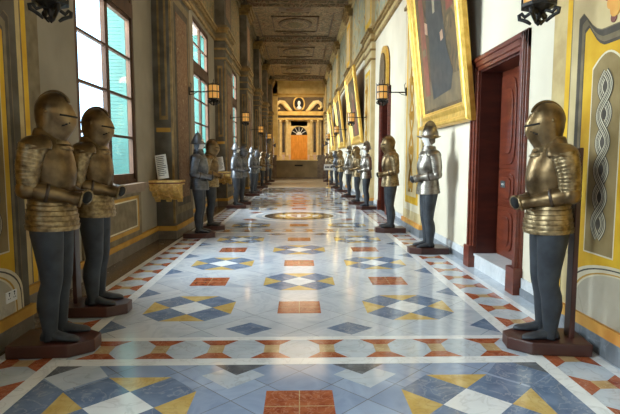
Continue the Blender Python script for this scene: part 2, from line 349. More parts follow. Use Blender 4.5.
# ------------------------------------------------------------------ walls and ceiling
XL, XR, PL, PR = -2.70, 2.47, -2.35, 2.33
ZC = 8.75
YB, YF = -4.5, 47.0
ext = (-1, 30)
WO = [(wy-1.1, wy+1.1) for wy in WIN_Y]
def left_wall():
    m = MB(); y = YB
    for (a, b) in WO:
        m.box(XL-0.42, XL, y, a, -0.2, ZC); m.box(XL-0.42, XL, a, b, -0.2, 1.13); m.box(XL-0.42, XL, a, b, 5.18, ZC); y = b
    m.box(XL-0.42, XL, y, YF, -0.2, ZC)
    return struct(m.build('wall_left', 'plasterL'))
wl = left_wall()
D1 = (5.60, 6.87, 2.70)
D2 = (13.75, 14.95, 3.3)
def right_wall():
    m = MB(); y = YB
    for (a, b, h) in (D1, D2):
        m.box(XR, XR+0.42, y, a, -0.2, ZC); m.box(XR, XR+0.42, a, b, h, ZC); y = b
    m.box(XR, XR+0.42, y, YF, -0.2, ZC)
    m.box(XR+0.36, XR+0.42, D1[0]-.1, D1[1]+.1, 0, D1[2]+.1); m.box(XR+0.36, XR+0.42, D2[0]-.1, D2[1]+.1, 0, D2[2]+.1)
    return struct(m.build('wall_right', 'plasterR'))
wr = right_wall()
struct(MB().box(XL-0.42, XR+0.3, YB-0.3, YB, -0.2, ZC).build('wall_back', 'plasterR'))

# upper frescoes, one panel per bay, and cornices
PIL = [2.9-6.9, 2.9] + [9.5+6.9*k for k in range(6)]
PILW = [1.5, 1.42] + [1.6]*6
bays = []
prev = YB
for a, w in zip(PIL, PILW): bays.append((prev, a)); prev = a+w
bays.append((prev, YF))
ml, mr = MB(), MB()
cl, cr = MB(), MB()
for (a, b) in bays:
    if b-a < 0.3: continue
    ml.box(XL-0.02, XL+0.03, a, b, 5.75, ZC-0.45); mr.box(XR-0.03, XR+0.02, a, b, 5.75, ZC-0.45)
for k, (z0, z1, d) in enumerate(((5.28, 5.36, 0.06), (5.36, 5.52, 0.03), (5.52, 5.60, 0.10), (5.60, 5.66, 0.15), (5.66, 5.75, 0.08))):
    mi = (0, 1, 0, 0, 1)[k]
    for (a, b) in bays:
        if b-a < 0.3: continue
        cl.box(XL-0.01, XL+d, a, b, z0, z1, mi); cr.box(XR-d, XR+0.01, a, b, z0, z1, mi)
    for a, w in zip(PIL, PILW):
        cl.box(XL-0.01, PL+d, a-d, a+w+d, z0, z1, mi); cr.box(PR-d, XR+0.01, a-d, a+w+d, z0, z1, mi)
for z0, z1, d in ((ZC-0.45, ZC-0.25, 0.10), (ZC-0.25, ZC, 0.22)):
    cl.box(XL-0.01, XL+d, YB, YF, z0, z1, 1); cr.box(XR-d, XR+0.01, YB, YF, z0, z1, 1)
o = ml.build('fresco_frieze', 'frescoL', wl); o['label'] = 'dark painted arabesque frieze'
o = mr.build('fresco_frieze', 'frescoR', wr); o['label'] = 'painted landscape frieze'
struct(cl.build('trim_1', ['cornice', 'greyp'])); struct(cr.build('trim_2', ['cornice', 'beige']))

# pilasters
for k, (a, w) in enumerate(zip(PIL, PILW)):
    for side in ('l', 'r'):
        X0, X1 = (XL-0.01, PL) if side == 'l' else (PR, XR+0.01)
        f = X1 if side == 'l' else X0; s = 1 if side == 'l' else -1
        def fb(m, d0, d1, y0, y1, z0, z1, mi=0):       # box on the face, d measured into the hall
            m.box(min(f+s*d0, f+s*d1), max(f+s*d0, f+s*d1), y0, y1, z0, z1, mi)
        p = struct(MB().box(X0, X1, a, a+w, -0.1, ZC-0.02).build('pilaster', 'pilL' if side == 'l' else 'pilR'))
        e = MB()
        # skirting that wraps the pilaster, with its orange band
        sk = 0.02
        e.box(X0-(sk if side == 'r' else 0), X1+(sk if side == 'l' else 0), a-sk, a+w+sk, 0.0, 0.16 if k > 1 else 0.16, 0)
        sk = 0.035
        e.box(X0-(sk if side == 'r' else 0), X1+(sk if side == 'l' else 0), a-sk, a+w+sk, 0.16, 0.25, 1)
        e.build('skirting', ['skirtL' if side == 'l' else 'skirt', 'orange' if side == 'r' else 'ochred'], p)
        # capital blocks and console below the ceiling
        e = MB()
        for z0, z1, d in ((4.70, 4.76, 0.05), (5.0, 5.06, 0.04), (8.0, 8.15, 0.10), (8.15, 8.30, 0.18), (8.30, 8.42, 0.26)):
            e.box(X0-(d if side == 'r' else 0), X1+(d if side == 'l' else 0), a-d*0.5, a+w+d*0.5, z0, z1)
        e.build('capital', 'cornice', p)
        if k <= 1:
            continue
        e = MB()
        fb(e, 0, 0.006, a+0.08, a+w-0.08, 0.45, 4.6, 0)
        fb(e, 0.006, 0.010, a+0.22, a+w-0.22, 0.6, 4.45, 1)
        fb(e, 0.010, 0.014, a+0.34, a+w-0.34, 0.75, 4.3, 2)
        fb(e, 0.0, 0.006, a+0.10, a+w-0.10, 5.9, 7.8, 1)
        fb(e, 0.006, 0.012, a+0.28, a+w-0.28, 6.1, 7.6, 2)
        e.build('painted_panel', ['greyp', 'dgreyp', 'frescoP'] if side == 'l' else ['cream', 'ochre', 'pilR'], p)
        if side == 'r':       # scrolling ochre ornament on the right pilasters
            e = MB(); yc = a+w/2
            for t in (-1, 1):
                e.tube([(PR-0.018, yc+t*0.16*math.sin(z*4.6), z) for z in [0.85+0.08*i for i in range(43)]], 0.022, 6)
            for z in (1.0, 1.7, 2.4, 3.1, 3.8): e.lathe([(0.0, -.1), (.06, -.05), (.07, .04), (0.0, .1)], 10, (PR-0.015, yc, z))
            e.build('painted_scroll', 'ochred', p)
        # painted mouldings on the face that looks back down the hall
        e = MB(); xa, xb = X0+0.05, X1-0.05
        if side == 'l':
            e.box(xa, xb, a-0.006, a, 2.02, 2.10, 0); e.box(xa+0.06, xb-0.04, a-0.008, a, 2.25, 4.5, 1)
            e.box(xa+0.10, xb-0.08, a-0.012, a, 2.32, 4.42, 2)
            e.box(X1-0.035, X1+0.004, a-0.006, a+0.05, 0.3, 4.65, 3)
            e.build('painted_moulding', ['ochred', 'cornice', 'pilL', 'cornice'], p)

# the big painted compositions of the two nearest pilasters
def near_pilaster_art(side):
    s = 1 if side == 'l' else -1; f = PL if side == 'l' else PR
    par = [o for o in C.objects if o.name.startswith('pilaster') and abs(o.data.vertices[0].co.y-2.9) < 0.01 and (o.data.vertices[0].co.x < 0) == (side == 'l')][0]
    och = 'ochre'
    def plate(poly, d, mi, m): m.prism(poly, f if s > 0 else f-d, f+d if s > 0 else f, 'x', mi)
    yc = 3.80; m = MB()
    M_ = ['beige', 'greyp', 'dgreyp', 'ochre', 'cream', 'olive', 'dado', 'ochred']
    def serp(y0, y1, zb, zt, sag):       # panel whose top edge rises in the middle of an ogee
        n = 20; top = []
        for i in range(n+1):
            u = i/n; y = y1+(y0-y1)*u; c = abs(2*u-1)
            top.append((y, zt - sag*(0.5-0.5*math.cos(PI*min(1, (1-c)/0.55)))*1.0 + 0.05*max(0, 1-abs(c-0.88)/0.12)))
        return [(y0, zb), (y1, zb)] + top
    def zsag(y0, y1, zb, zt, sag, d, mi): plate(serp(y0, y1, zb, zt, sag), d, mi, m)
    lo = 2.92
    zsag(lo+0.04, 4.22, 0.26, 2.66, 0.16, 0.003, 1)
    zsag(lo+0.05, 4.21, 0.26, 2.65, 0.16, 0.004, 2)
    zsag(lo+0.09, 4.165, 0.26, 2.60, 0.16, 0.005, 1)
    zsag(lo+0.13, 4.125, 0.26, 2.545, 0.15, 0.006, 2)
    zsag(lo+0.145, 4.11, 0.26, 2.52, 0.15, 0.007, 3)
    # inset olive panel with a cream line and the plaited band
    oy = .06 if side == 'l' else 0
    def inset(y0, y1, z0, z1, d, mi):
        y0 += oy; y1 += oy; n = 10; top = [(y1+(y0-y1)*i/n, z1+0.10*math.sin(PI*i/n)) for i in range(n+1)]
        plate([(y0, z0), (y1, z0)]+top, d, mi, m)
    inset(3.60, 3.985, 0.76, 2.22, 0.009, 4); inset(3.61, 3.972, 0.772, 2.205, 0.010, 5)
    # dado: arch outline over veined grey
    def arch(r, d, mi, z0=0.255, yc2=3.45, rise=0.36, ex=0.0):
        pts = [(yc2-r, z0), (yc2+r, z0)]
        n = 24
        for i in range(n+1):
            t = PI*i/n; pts.append((yc2+r*math.cos(t), 0.33 + ex + rise*math.sin(t)**0.7))
        plate(pts, d+.006, mi, m)
    arch(0.76, 0.004, 4, ex=0.02); arch(0.735, 0.005, 2, ex=0.00); arch(0.72, 0.006, 4, ex=-0.01); arch(0.66, 0.007, 7, ex=-0.03); arch(0.64, 0.008, 4, ex=-0.04); arch(0.62, 0.009, 6, ex=-0.05)
    # vertical bands on the wall beyond the pilaster
    m.build('painted_panel', M_, par)
    e = MB(); X = f+s*0.012
    for t in (-1, 1):
        for q3, (hw, mi) in enumerate(((.040, 1), (.030, 0), (.021, 1), (.012, 0), (.006, 1))):
            L, R_ = [], []; xx = X+s*(0.0006*q3+(0.003 if t > 0 else 0))
            for i in range(97):
                z = 0.90+1.26*i/96; ph = (z-0.90)*2*PI/0.42; y = 3.80+oy+t*0.062*math.sin(ph)
                dy, dz = 1.0, -t*0.062*2*PI/0.42*math.cos(ph); l_ = math.hypot(dy, dz); dy /= l_; dz /= l_
                L.append((xx, y-hw*dy, z-hw*dz)); R_.append((xx, y+hw*dy, z+hw*dz))
            e.add(L+R_, [(i, i+1, 98+i, 97+i) for i in range(96)], mi)
    for zc in [1.005+0.21*i for i in range(6)]:
        e.prism([(3.80+oy+0.022*math.cos(k*PI/4), zc+0.038*math.sin(k*PI/4)) for k in range(8)], X-0.0015, X+0.0015, 'x', 1)
    o = e.build('plaited_band', ['cream', 'dgreyp'], par)
    # winged mask above the panel
    e = MB(); X = f
    for (dy, dz, r) in ((0, 0, .09), (-.09, .06, .07), (.09, .07, .06), (.02, -.10, .05), (-.03, .13, .06), (.14, .15, .045)):
        e.prism([(3.74+.7*(dy+r*math.cos(k*PI/6)), 2.62+.7*(dz+r*1.1*math.sin(k*PI/6))) for k in range(12)], min(X, X+s*(0.006+r*0.02)), max(X, X+s*(0.006+r*0.02)), 'x', 0 if r > .055 else 1)
    e.build('painted_mask', ['orange', 'redpaint'], par)
near_pilaster_art('l'); near_pilaster_art('r')

# painted vertical bands where wall meets the near pilasters, both sides
for side in ('l', 'r'):
    X = XL if side == 'l' else XR; s = 1 if side == 'l' else -1
    m = MB()
    for y0, y1, mi in (((4.34, 4.42, 0), (4.42, 4.58, 1), (4.58, 4.66, 2), (4.66, 4.90, 3)) if side == 'r' else ((4.34, 5.02, 0), (5.02, 5.045, 1), (5.045, 5.13, 2), (5.13, 5.36, 1))):
        m.box(min(X, X+s*0.008), max(X, X+s*0.008), y0, y1, 0.26, 5.2, mi)
    m.build('painted_band', ['beige', 'greyp', 'ochre', 'greyp' if side == 'l' else 'beige'], wl if side == 'l' else wr)

# skirting along the walls
m = MB()
for (a, b) in bays:
    m.box(XL-0.01, XL+0.03, a, b, 0, 0.17, 0); m.box(XL-0.01, XL+0.045, a, b, 0.17, 0.25, 1)
struct(m.build('baseboard_left', ['skirtL', 'ochred']))
m = MB()
for (a, b) in bays:
    segs = [(a, b)]
    for d in (D1, D2):
        ns = []
        for (p, q_) in segs:
            if p < d[0] and q_ > d[1]: ns += [(p, d[0]-0.22), (d[1]+0.2, q_)]
            else: ns.append((p, q_))
        segs = ns
    for (p, q_) in segs:
        m.box(XR-0.03, XR+0.01, p, q_, 0, 0.09, 0); m.box(XR-0.02, XR+0.01, p, q_, 0.09, 0.20, 1)
struct(m.build('baseboard_right', ['skirt', 'skirtW']))

# ceiling with beams and painted cartouches
m = MB(); m.box(XL-0.42, XR+0.3, YB-0.3, YF+6, ZC, ZC+0.2)
ce = struct(m.build('ceiling', 'ceil'))
e = MB(); c2 = MB(); fr = MB()
edges = [a+w/2 for a, w in zip(PIL, PILW)]
for yb in edges:
    e.box(XL, XR, yb-0.42, yb+0.42, ZC-0.26, ZC); e.box(XL, XR, yb-0.55, yb-0.42, ZC-0.12, ZC); e.box(XL, XR, yb+0.42, yb+0.55, ZC-0.12, ZC)
e.build('beam', 'ceil', ce)
mid = -0.18
for a, b in zip(edges, edges[1:]):
    yc = (a+b)/2
    for (hx, hy) in ((1.95, 2.6), (1.2, 1.5)):
        w = 0.07
        fr.box(mid-hx, mid+hx, yc-hy, yc-hy+w, ZC-0.06, ZC); fr.box(mid-hx, mid+hx, yc+hy-w, yc+hy, ZC-0.06, ZC)
        fr.box(mid-hx, mid-hx+w, yc-hy, yc+hy, ZC-0.06, ZC); fr.box(mid+hx-w, mid+hx, yc-hy, yc+hy, ZC-0.06, ZC)
    for cy, rx, ry in ((yc, 0.9, 1.1), (yc-2.05, 0.7, 0.3), (yc+2.05, 0.7, 0.3)):
        P = lambda k_: [(mid+k_*rx*math.cos(2*PI*i/28), cy+k_*ry*math.sin(2*PI*i/28)) for i in range(28)]
        c2.prism(P(1.0), ZC-0.05, ZC, 'z', 0); c2.prism(P(0.82), ZC-0.065, ZC-0.04, 'z', 1); c2.prism(P(0.5), ZC-0.08, ZC-0.06, 'z', 2)
fr.build('moulding', 'ceilf', ce)
c2.build('cartouche', ['ceilf', 'ceil', 'frescoL'], ce)
m = MB()
for yb in edges:
    m.box(mid-0.75, mid+0.75, yb-0.3, yb+0.3, ZC-0.28, ZC-0.255, 0)
    m.prism([(mid+0.42*math.cos(2*PI*i/24), yb+0.22*math.sin(2*PI*i/24)) for i in range(24)], ZC-0.30, ZC-0.27, 'z', 1)
m.build('beam_cartouche', ['ceilf', 'frescoP'], ce)

# ------------------------------------------------------------------ windows
XW = XL-0.06
def window(n, wy):
    a, b = wy-1.1, wy+1.1; z0, z1 = 1.13, 5.18
    r = struct(empty('window_%d' % n, (XW, wy, z0)))
    def L(m, x0, x1, y0, y1, za, zb, mi=0): m.box(x0-XW, x1-XW, y0-wy, y1-wy, za-z0, zb-z0, mi)
    f = MB(); t = 0.07
    L(f, XW-.05, XW+.05, a, a+t, z0, z1); L(f, XW-.05, XW+.05, b-t, b, z0, z1)
    L(f, XW-.05, XW+.05, a, b, z1-t, z1); L(f, XW-.05, XW+.05, a, b, z0, z0+0.06)
    L(f, XW-.05, XW+.06, a, b, 3.78, 4.0)
    f.build('window_frame', 'winwood', r)
    for s, (y0, y1) in enumerate(((a+t, wy), (wy, b-t))):
        for (za, zb, bars) in ((z0+.06, 3.78, (1.86, 2.49, 3.12)), (4.0, z1-t, (4.55,))):
            e = MB(); w = 0.06
            L(e, XW-.03, XW+.035, y0, y0+w, za, zb); L(e, XW-.03, XW+.035, y1-w, y1, za, zb)
            L(e, XW-.03, XW+.035, y0, y1, za, za+.09); L(e, XW-.03, XW+.035, y0, y1, zb-.06, zb)
            for z in bars: L(e, XW-.02, XW+.03, y0, y1, z-.018, z+.018)
            sh = e.build('casement', 'winwood', r)
            g = MB(); L(g, XW-.004, XW+.004, y0+w*.5, y1-w*.5, za+.04, zb-.03)
            g.build('pane', 'glass', sh)
    sl = MB(); L(sl, XL-.05, XL+.15, a-.08, b+.08, 1.03, 1.13); L(sl, XL-.05, XL+.10, a-.04, b+.04, 0.98, 1.03)
    sl.build('window_sill', 'sill', r)
    p = MB()
    L(p, XL, XL+.03, a-.05, b+.05, 0.25, 0.98, 0)
    for (u, w_, mi, d) in ((.10, .06, 1, .036), (.18, .02, 2, .039)):
        ya, yb2, za, zb = a+u, b-u, .25+u*0.9, .98-u*0.6
        L(p, XL+.03, XL+d, ya, yb2, za, za+w_, mi); L(p, XL+.03, XL+d, ya, yb2, zb-w_, zb, mi)
        L(p, XL+.03, XL+d, ya, ya+w_, za, zb, mi); L(p, XL+.03, XL+d, yb2-w_, yb2, za, zb, mi)
    p.build('painted_breast', ['greyp', 'ochred', 'cream'], r)
    # louvred shutter folded back against the far side of the window recess
    for ys in (b-0.035,):
        q_ = MB()
        x1, x0 = XW-0.06, XW-0.44
        L(q_, x0, x1, ys-.02, ys+.02, z0+.005, z0+.08); L(q_, x0, x1, ys-.02, ys+.02, z1-.08, z1-.005)
        L(q_, x0, x0+.06, ys-.02, ys+.02, z0, z1); L(q_, x1-.06, x1, ys-.02, ys+.02, z0, z1)
        z = z0+.1
        while z < z1-.1:
            L(q_, x0+.05, x1-.05, ys-.014, ys+.014, z, z+.052); z += .056
        q_.build('shutter', 'shutter', r)
    return r
for i, wy in enumerate(WIN_Y): window(i+1, wy)
struct(MB().box(-60, XL-0.5, -20, 60, -4.2, -4.0).build('courtyard_ground', 'ground'))

# ------------------------------------------------------------------ doors in the right wall
def panelled_leaf(m, x, y0, y1, z0, z1):
    m.box(x, x+.05, y0, y1, z0, z1)
def door(n, D, step, arch):
    a, b, h = D; yc = (a+b)/2
    r = struct(empty('door_%d' % n, (XR, yc, 0)))
    def L(m, x0, x1, y0, y1, za, zb, mi=0): m.box(x0-XR, x1-XR, y0-yc, y1-yc, za, zb, mi)
    f = MB(); w = 0.20
    for (i, (d0, wi, wo)) in enumerate(((0.035, 0.0, w), (0.055, 0.05, w-0.02), (0.075, 0.12, w-0.03))):
        L(f, XR-d0, XR+.01, a-wo, a-wi, 0, h+wo); L(f, XR-d0, XR+.01, b+wi, b+wo, 0, h+wo)
        L(f, XR-d0, XR+.01, a-wo, b+wo, h+wi, h+wo)
    for (p, q_) in ((a-w-.01, a+.01), (b-.01, b+w+.01)): L(f, XR-.10, XR+.01, p, q_, 0, 0.30)
    f.build('door_frame', 'wood', r, bevel=0.006)
    f = MB(); L(f, XR, XR+.34, a, a+.02, step, h); L(f, XR, XR+.34, b-.02, b, step, h); L(f, XR, XR+.34, a, b, h-.02, h)
    f.build('reveal_lining', 'woodd', r)  # recess shade put into a darker copy of the door wood
    l = MB(); x = XR+.29
    L(l, x, x+.05, a+.02, b-.02, step, h-.02)
    mid_ = (a+b)/2
    for y0, y1 in ((a+.05, mid_-.02), (mid_+.02, b-.05)):
        for z0, z1 in ((step+.10, step+.62), (step+.74, step+1.12), (step+1.24, h-.14)):
            L(l, x-.018, x, y0, y1, z0-.05, z1+.05)
            yy = (y0+y1)/2; hw = (y1-y0)/2-.05
            for k_, dd in ((1.0, .036), (0.72, .052)):
                pts = []
                for i in range(24):
                    t = 2*PI*i/24; c, s_ = math.cos(t), math.sin(t)
                    pts.append((yy-yc+hw*k_*math.copysign(abs(c)**.45, c), (z0+z1)/2+(z1-z0)/2*(k_+.1*(1-k_))*math.copysign(abs(s_)**.5, s_)))
                l.prism(pts, x-XR-dd, x-XR, 'x')
    lf = l.build('door_leaf', 'wood', r, bevel=0.004)
    if n == 1:
        p = MB(); L(p, x-.058, x-.052, b-.36, b-.22, 1.135, 1.225)
        pl = p.build('number_plate', 'ink', lf)
        t = MB()
        for k_ in range(3): L(t, x-.060, x-.058, b-.325+k_*.026, b-.311+k_*.026, 1.171, 1.191)
        t.build('number', 'plastic', lf)
    if step:
        s_ = MB(); L(s_, XR-.015, XR+.35, a+.01, b-.01, 0, step-.03); L(s_, XR-.03, XR+.35, a+.01, b-.01, step-.03, step)
        s_.build('threshold', 'skirtW', r)
    return r
door(1, D1, 0.20, False)
door(2, D2, 0.0, True)

def arched_panel():
    # tall gilded panel with a round head over the second door
    yc = (D2[0]+D2[1])/2
    r = empty('overdoor_panel', (XR, yc, 3.45))
    tag(r, 'tall gilded round-headed panel above the second mahogany door', 'wall ornament')
    def shape(hw, z0, z1): return [(-hw, z0), (hw, z0)]+[(hw*math.cos(PI*i/16), z1+hw*1.1*math.sin(PI*i/16)) for i in range(17)]
    MB().prism(shape(.62, 0, .55+.0), -.10, -.03, 'x').build('frame', 'gold', r)
    MB().prism(shape(.45, .12, .55), -.13, -.10, 'x').build('painting', 'canvas', r)
    MB().prism(shape(.62, 0, .55), -.03, 0.0, 'x').build('backing', 'woodd', r)
arched_panel()

# ------------------------------------------------------------------ far end
def far_end():
    m = MB()
    m.box(XL-.42, XR+.3, YF, YF+.6, 7.35, ZC, 0)
    m.box(XL-.42, -1.97, YF, YF+.6, 0, ZC, 0); m.box(XR-.14, XR+.3, YF, YF+.6, 0, ZC, 0)
    m.box(XL-.42, XR+.3, YF-.06, YF, 7.45, 7.6, 1)
    struct(m.build('wall_end_arch', ['stonel', 'stone']))
    m = MB(); m.box(-3.6, -3.3, YF+.6, 53, 0, ZC); m.box(3.1, 3.4, YF+.6, 53, 0, ZC); m.box(-3.6, 3.4, 52.4, 52.8, 0, ZC)
    struct(m.build('wall_far', 'farwall'))
    struct(MB().box(-3.6, 3.4, 40.9, 53, 1.3, 1.5).build('landing', 'stone'))
    # barrier wall in front of the landing
    b = struct(MB().box(-1.80, 1.48, 40.5, 40.9, 0, 1.45).build('wall_parapet', 'barrier'))
    e = MB(); e.box(-1.85, 1.53, 40.42, 40.95, 1.45, 1.52); e.build('coping', 'stonel', b)
    e = MB(); e.box(-0.35, 0.3, 40.49, 40.52, 1.0, 1.12); e.build('slot', 'hole', b)  # dark block on the face, coloured like a shaded slot
    e = MB(); e.box(-1.80, 1.48, 40.46, 40.52, 0.0, 0.12); e.build('foot_moulding', 'ceilf', b)
    for s, xa, xb in ((-1, -2.7, -1.80), (1, 1.48, 2.47)):
        struct(MB().box(xa, xb, 40.5, 40.9, 0, 1.9).build('newel_pier', 'ceilf'))
    # portal facade at the top
    Y = 52.39; c = 0.02
    r = empty('portal', (c, Y, 1.5)); tag(r, 'baroque honey-stone doorcase with scrolled pediment at the far end of the hall', 'doorway')
    def B(m, x0, x1, z0, z1, d, mi=0): m.box(x0, x1, -d, 0, z0, z1, mi)
    m = MB(); B(m, -2.3, -0.85, 0, 4.1, .10); B(m, .85, 2.3, 0, 4.1, .10); B(m, -0.85, .85, 3.5, 4.1, .10)
    n = 16; pts = [(-.85, 4.0), (.85, 4.0), (.85, 2.6)]+[(.85*math.cos(PI*i/n), 2.6+.85*math.sin(PI*i/n)) for i in range(1, n)]+[(-.85, 2.6)]
    pts = [(.85, 4.0)]+[(.85*math.cos(PI*i/n), 2.6+.85*math.sin(PI*i/n)) for i in range(0, n//2+1)]+[(0, 4.0)]
    m.prism(pts, -.10, 0, 'y'); m.prism([(-x, z) for x, z in pts], -.10, 0, 'y')
    m.build('stone_surround', 'stonel', r)
    for s in (-1, 1):
        for x in (1.28, 1.95):
            m = MB()
            m.lathe([(.19, 0), (.19, .12), (.15, .2), (.145, 2.0), (.13, 3.5), (.18, 3.55), (.2, 3.75)], 14, (s*x, -.28, .35))
            m.box(s*x-.22, s*x+.22, -.5, 0, 0, .35)
            m.build('column', 'stonel', r)
    MB().box(-2.3, -.9, -.12, -.1, 0, .55).build('marble_base', 'pink', r); MB().box(.9, 2.3, -.12, -.1, 0, .55).build('marble_base', 'pink', r)
    for s in (-1, 1): MB().box(s*1.62-.13, s*1.62+.13, -.125, -.1, .8, 3.9).build('dark_inlay', 'dgreyp', r)
    m = MB(); m.box(-2.45, 2.45, -.5, 0, 4.1, 4.3); m.box(-2.35, 2.35, -.4, 0, 4.3, 4.55, 1); m.box(-2.55, 2.55, -.62, 0, 4.55, 4.95)
    m.build('entablature', ['stone', 'dgreyp'], r)
    for s in (-1, 1):
        m = MB(); m.tube([(s*x, -.25, z) for x, z in ((.72, 5.0), (1.0, 5.15), (1.3, 5.5), (1.6, 5.85), (1.95, 5.95), (2.25, 5.75), (2.32, 5.45), (2.15, 5.25), (1.95, 5.3))], [.10, .2, .26, .25, .2, .17, .14, .12, .09], 12)
        m.build('pediment_scroll', 'stonel', r)
    m = MB(); m.prism([(.62*math.cos(2*PI*i/20), 5.75+.78*math.sin(2*PI*i/20)) for i in range(20)], -.3, 0, 'y', 0)
    m.prism([(.48*math.cos(2*PI*i/20), 5.75+.62*math.sin(2*PI*i/20)) for i in range(20)], -.33, -.3, 'y', 1)
    m.prism([(-.62, 6.5), (-1.0, 6.75), (1.0, 6.75), (.62, 6.5)], -.3, 0, 'y', 0)
    m.build('oval_niche', ['stone', 'hole'], r)
    m = MB(); m.lathe([(.02, 0), (.24, .05), (.26, .25), (.10, .42), (.09, .5), (.15, .6), (.16, .75), (.10, .9), (.0, .93)], 14, (0, -.42, 5.1))
    m.build('bust', 'facew', r)
    m = MB(); m.prism([(.8*math.cos(PI*i/16), 2.6+.8*math.sin(PI*i/16)) for i in range(17)], -.04, -.01, 'y', 0)
    for i in range(1, 6):
        t = PI*i/6; m.tube([(0, -.05, 2.6), (.8*math.cos(t), -.05, 2.6+.8*math.sin(t))], .025, 6, 1)
    m.prism([(.3*math.cos(PI*i/16), 2.6+.3*math.sin(PI*i/16)) for i in range(17)], -.07, -.04, 'y', 1)
    m.build('fanlight', ['hole', 'plastic'], r)
    m = MB(); m.box(-.85, .85, -.05, -.01, 0, 2.58)
    for s in (-1, 1):
        for z0, z1 in ((.15, .85), (1.0, 1.7), (1.85, 2.45)): m.box(min(s*.1, s*.75), max(s*.1, s*.75), -.08, -.05, z0, z1)
    m.build('door_leaf', 'orangedoor', r, bevel=.01)
far_end()

# ------------------------------------------------------------------ suits of armour
def ering(cx, cz, rf, rb, ry, n=28, pt=0.0, tilt=0.0, cy=0.0, a0=0, a1=2*PI, closed=True):
    out = []
    for i in range(n):
        t = a0+(a1-a0)*i/(n if closed else n-1); c, s = math.cos(t), math.sin(t)
        x = (rf if c > 0 else rb)*c + pt*max(0, c)**5
        out.append((cx+x, cy+ry*s, cz+tilt*x))
    return out
def interp(tab, z):
    for (z0, *a), (z1, *b) in zip(tab, tab[1:]):
        if z <= z1:
            u = (z-z0)/(z1-z0); u = max(0, min(1, u)); return [p+(q_-p)*u for p, q_ in zip(a, b)]
    return list(tab[-1][1:])

def xform(o_verts, M_): return [tuple(M_ @ Vector(v)) for v in o_verts]
def arm_parts(t, s, wrist, plate, band):
    sh = Vector((-.02, s*.200, 1.58)); el = Vector((-.058, s*.225, 1.27)); wr = Vector(wrist)
    # upper arm of overlapping lames, wide at the shoulder
    m = MB(); pts, rr = [], []; n = 60
    for i in range(n):
        u = i/(n-1); pts.append(sh.lerp(el, u)+Vector((-.012*math.sin(PI*u), s*.012*math.sin(PI*u), 0))); k = u*11 % 1
        rr.append((.098-.026*u)*(1-.012*k)+(.0025 if k < .2 else 0))
    m.tube(pts, rr, 20, flat=.88); up = m.build('upper_arm', band, t)
    # shoulder guard: overlapping shells sloping from the collar down over the arm
    m = MB(); rings = []
    for j in range(16):
        u = j/15; a = u*PI*.55; k = (u*4 % 1); rr_ = math.sin(a)**.75
        rx = .116*rr_+.003-.002*k; z = 1.560+.092*math.cos(a)+.012
        cy = s*(.125+.078*u); rings.append([(-.012+rx*math.cos(2*PI*q/24), cy+(.086*rr_+.002-.002*k)*math.sin(2*PI*q/24), z) for q in range(24)])
    m.loft(rings); m.build('shoulder_guard', plate, t)
    m = MB(); m.lathe([(0.0, .078), (.045, .062), (.072, .028), (.076, -.008), (.064, -.045), (.035, -.066), (0.0, -.07)], 16, tuple(el+Vector((-.008, s*.004, 0))))
    m.build('elbow_guard', plate, t)
    d = wr-el; m = MB()
    pts = [el+d*u for u in (0, .10, .25, .45, .62, .76, .80, .9, 1.0)]
    m.tube(pts, [.056, .066, .070, .064, .053, .045, .051, .054, .058], 18); fo = m.build('forearm', plate, t)
    d.normalize()
    m = MB(); m.tube([wr-d*.004, wr+d*.0035], .050, 16); m.build('open_cuff', 'hole', fo)  # dark disc across the tube end, coloured as its shaded hollow
    m = MB(); m.tube([wr-d*.014, wr+d*.002], [.060, .063], 16); m.build('cuff_rim', band, fo)
    m = MB(); c = el+d*.12; m.tube([c-d*.012, c+d*.012], .071, 16); m.build('forearm_strap', 'leather', fo)
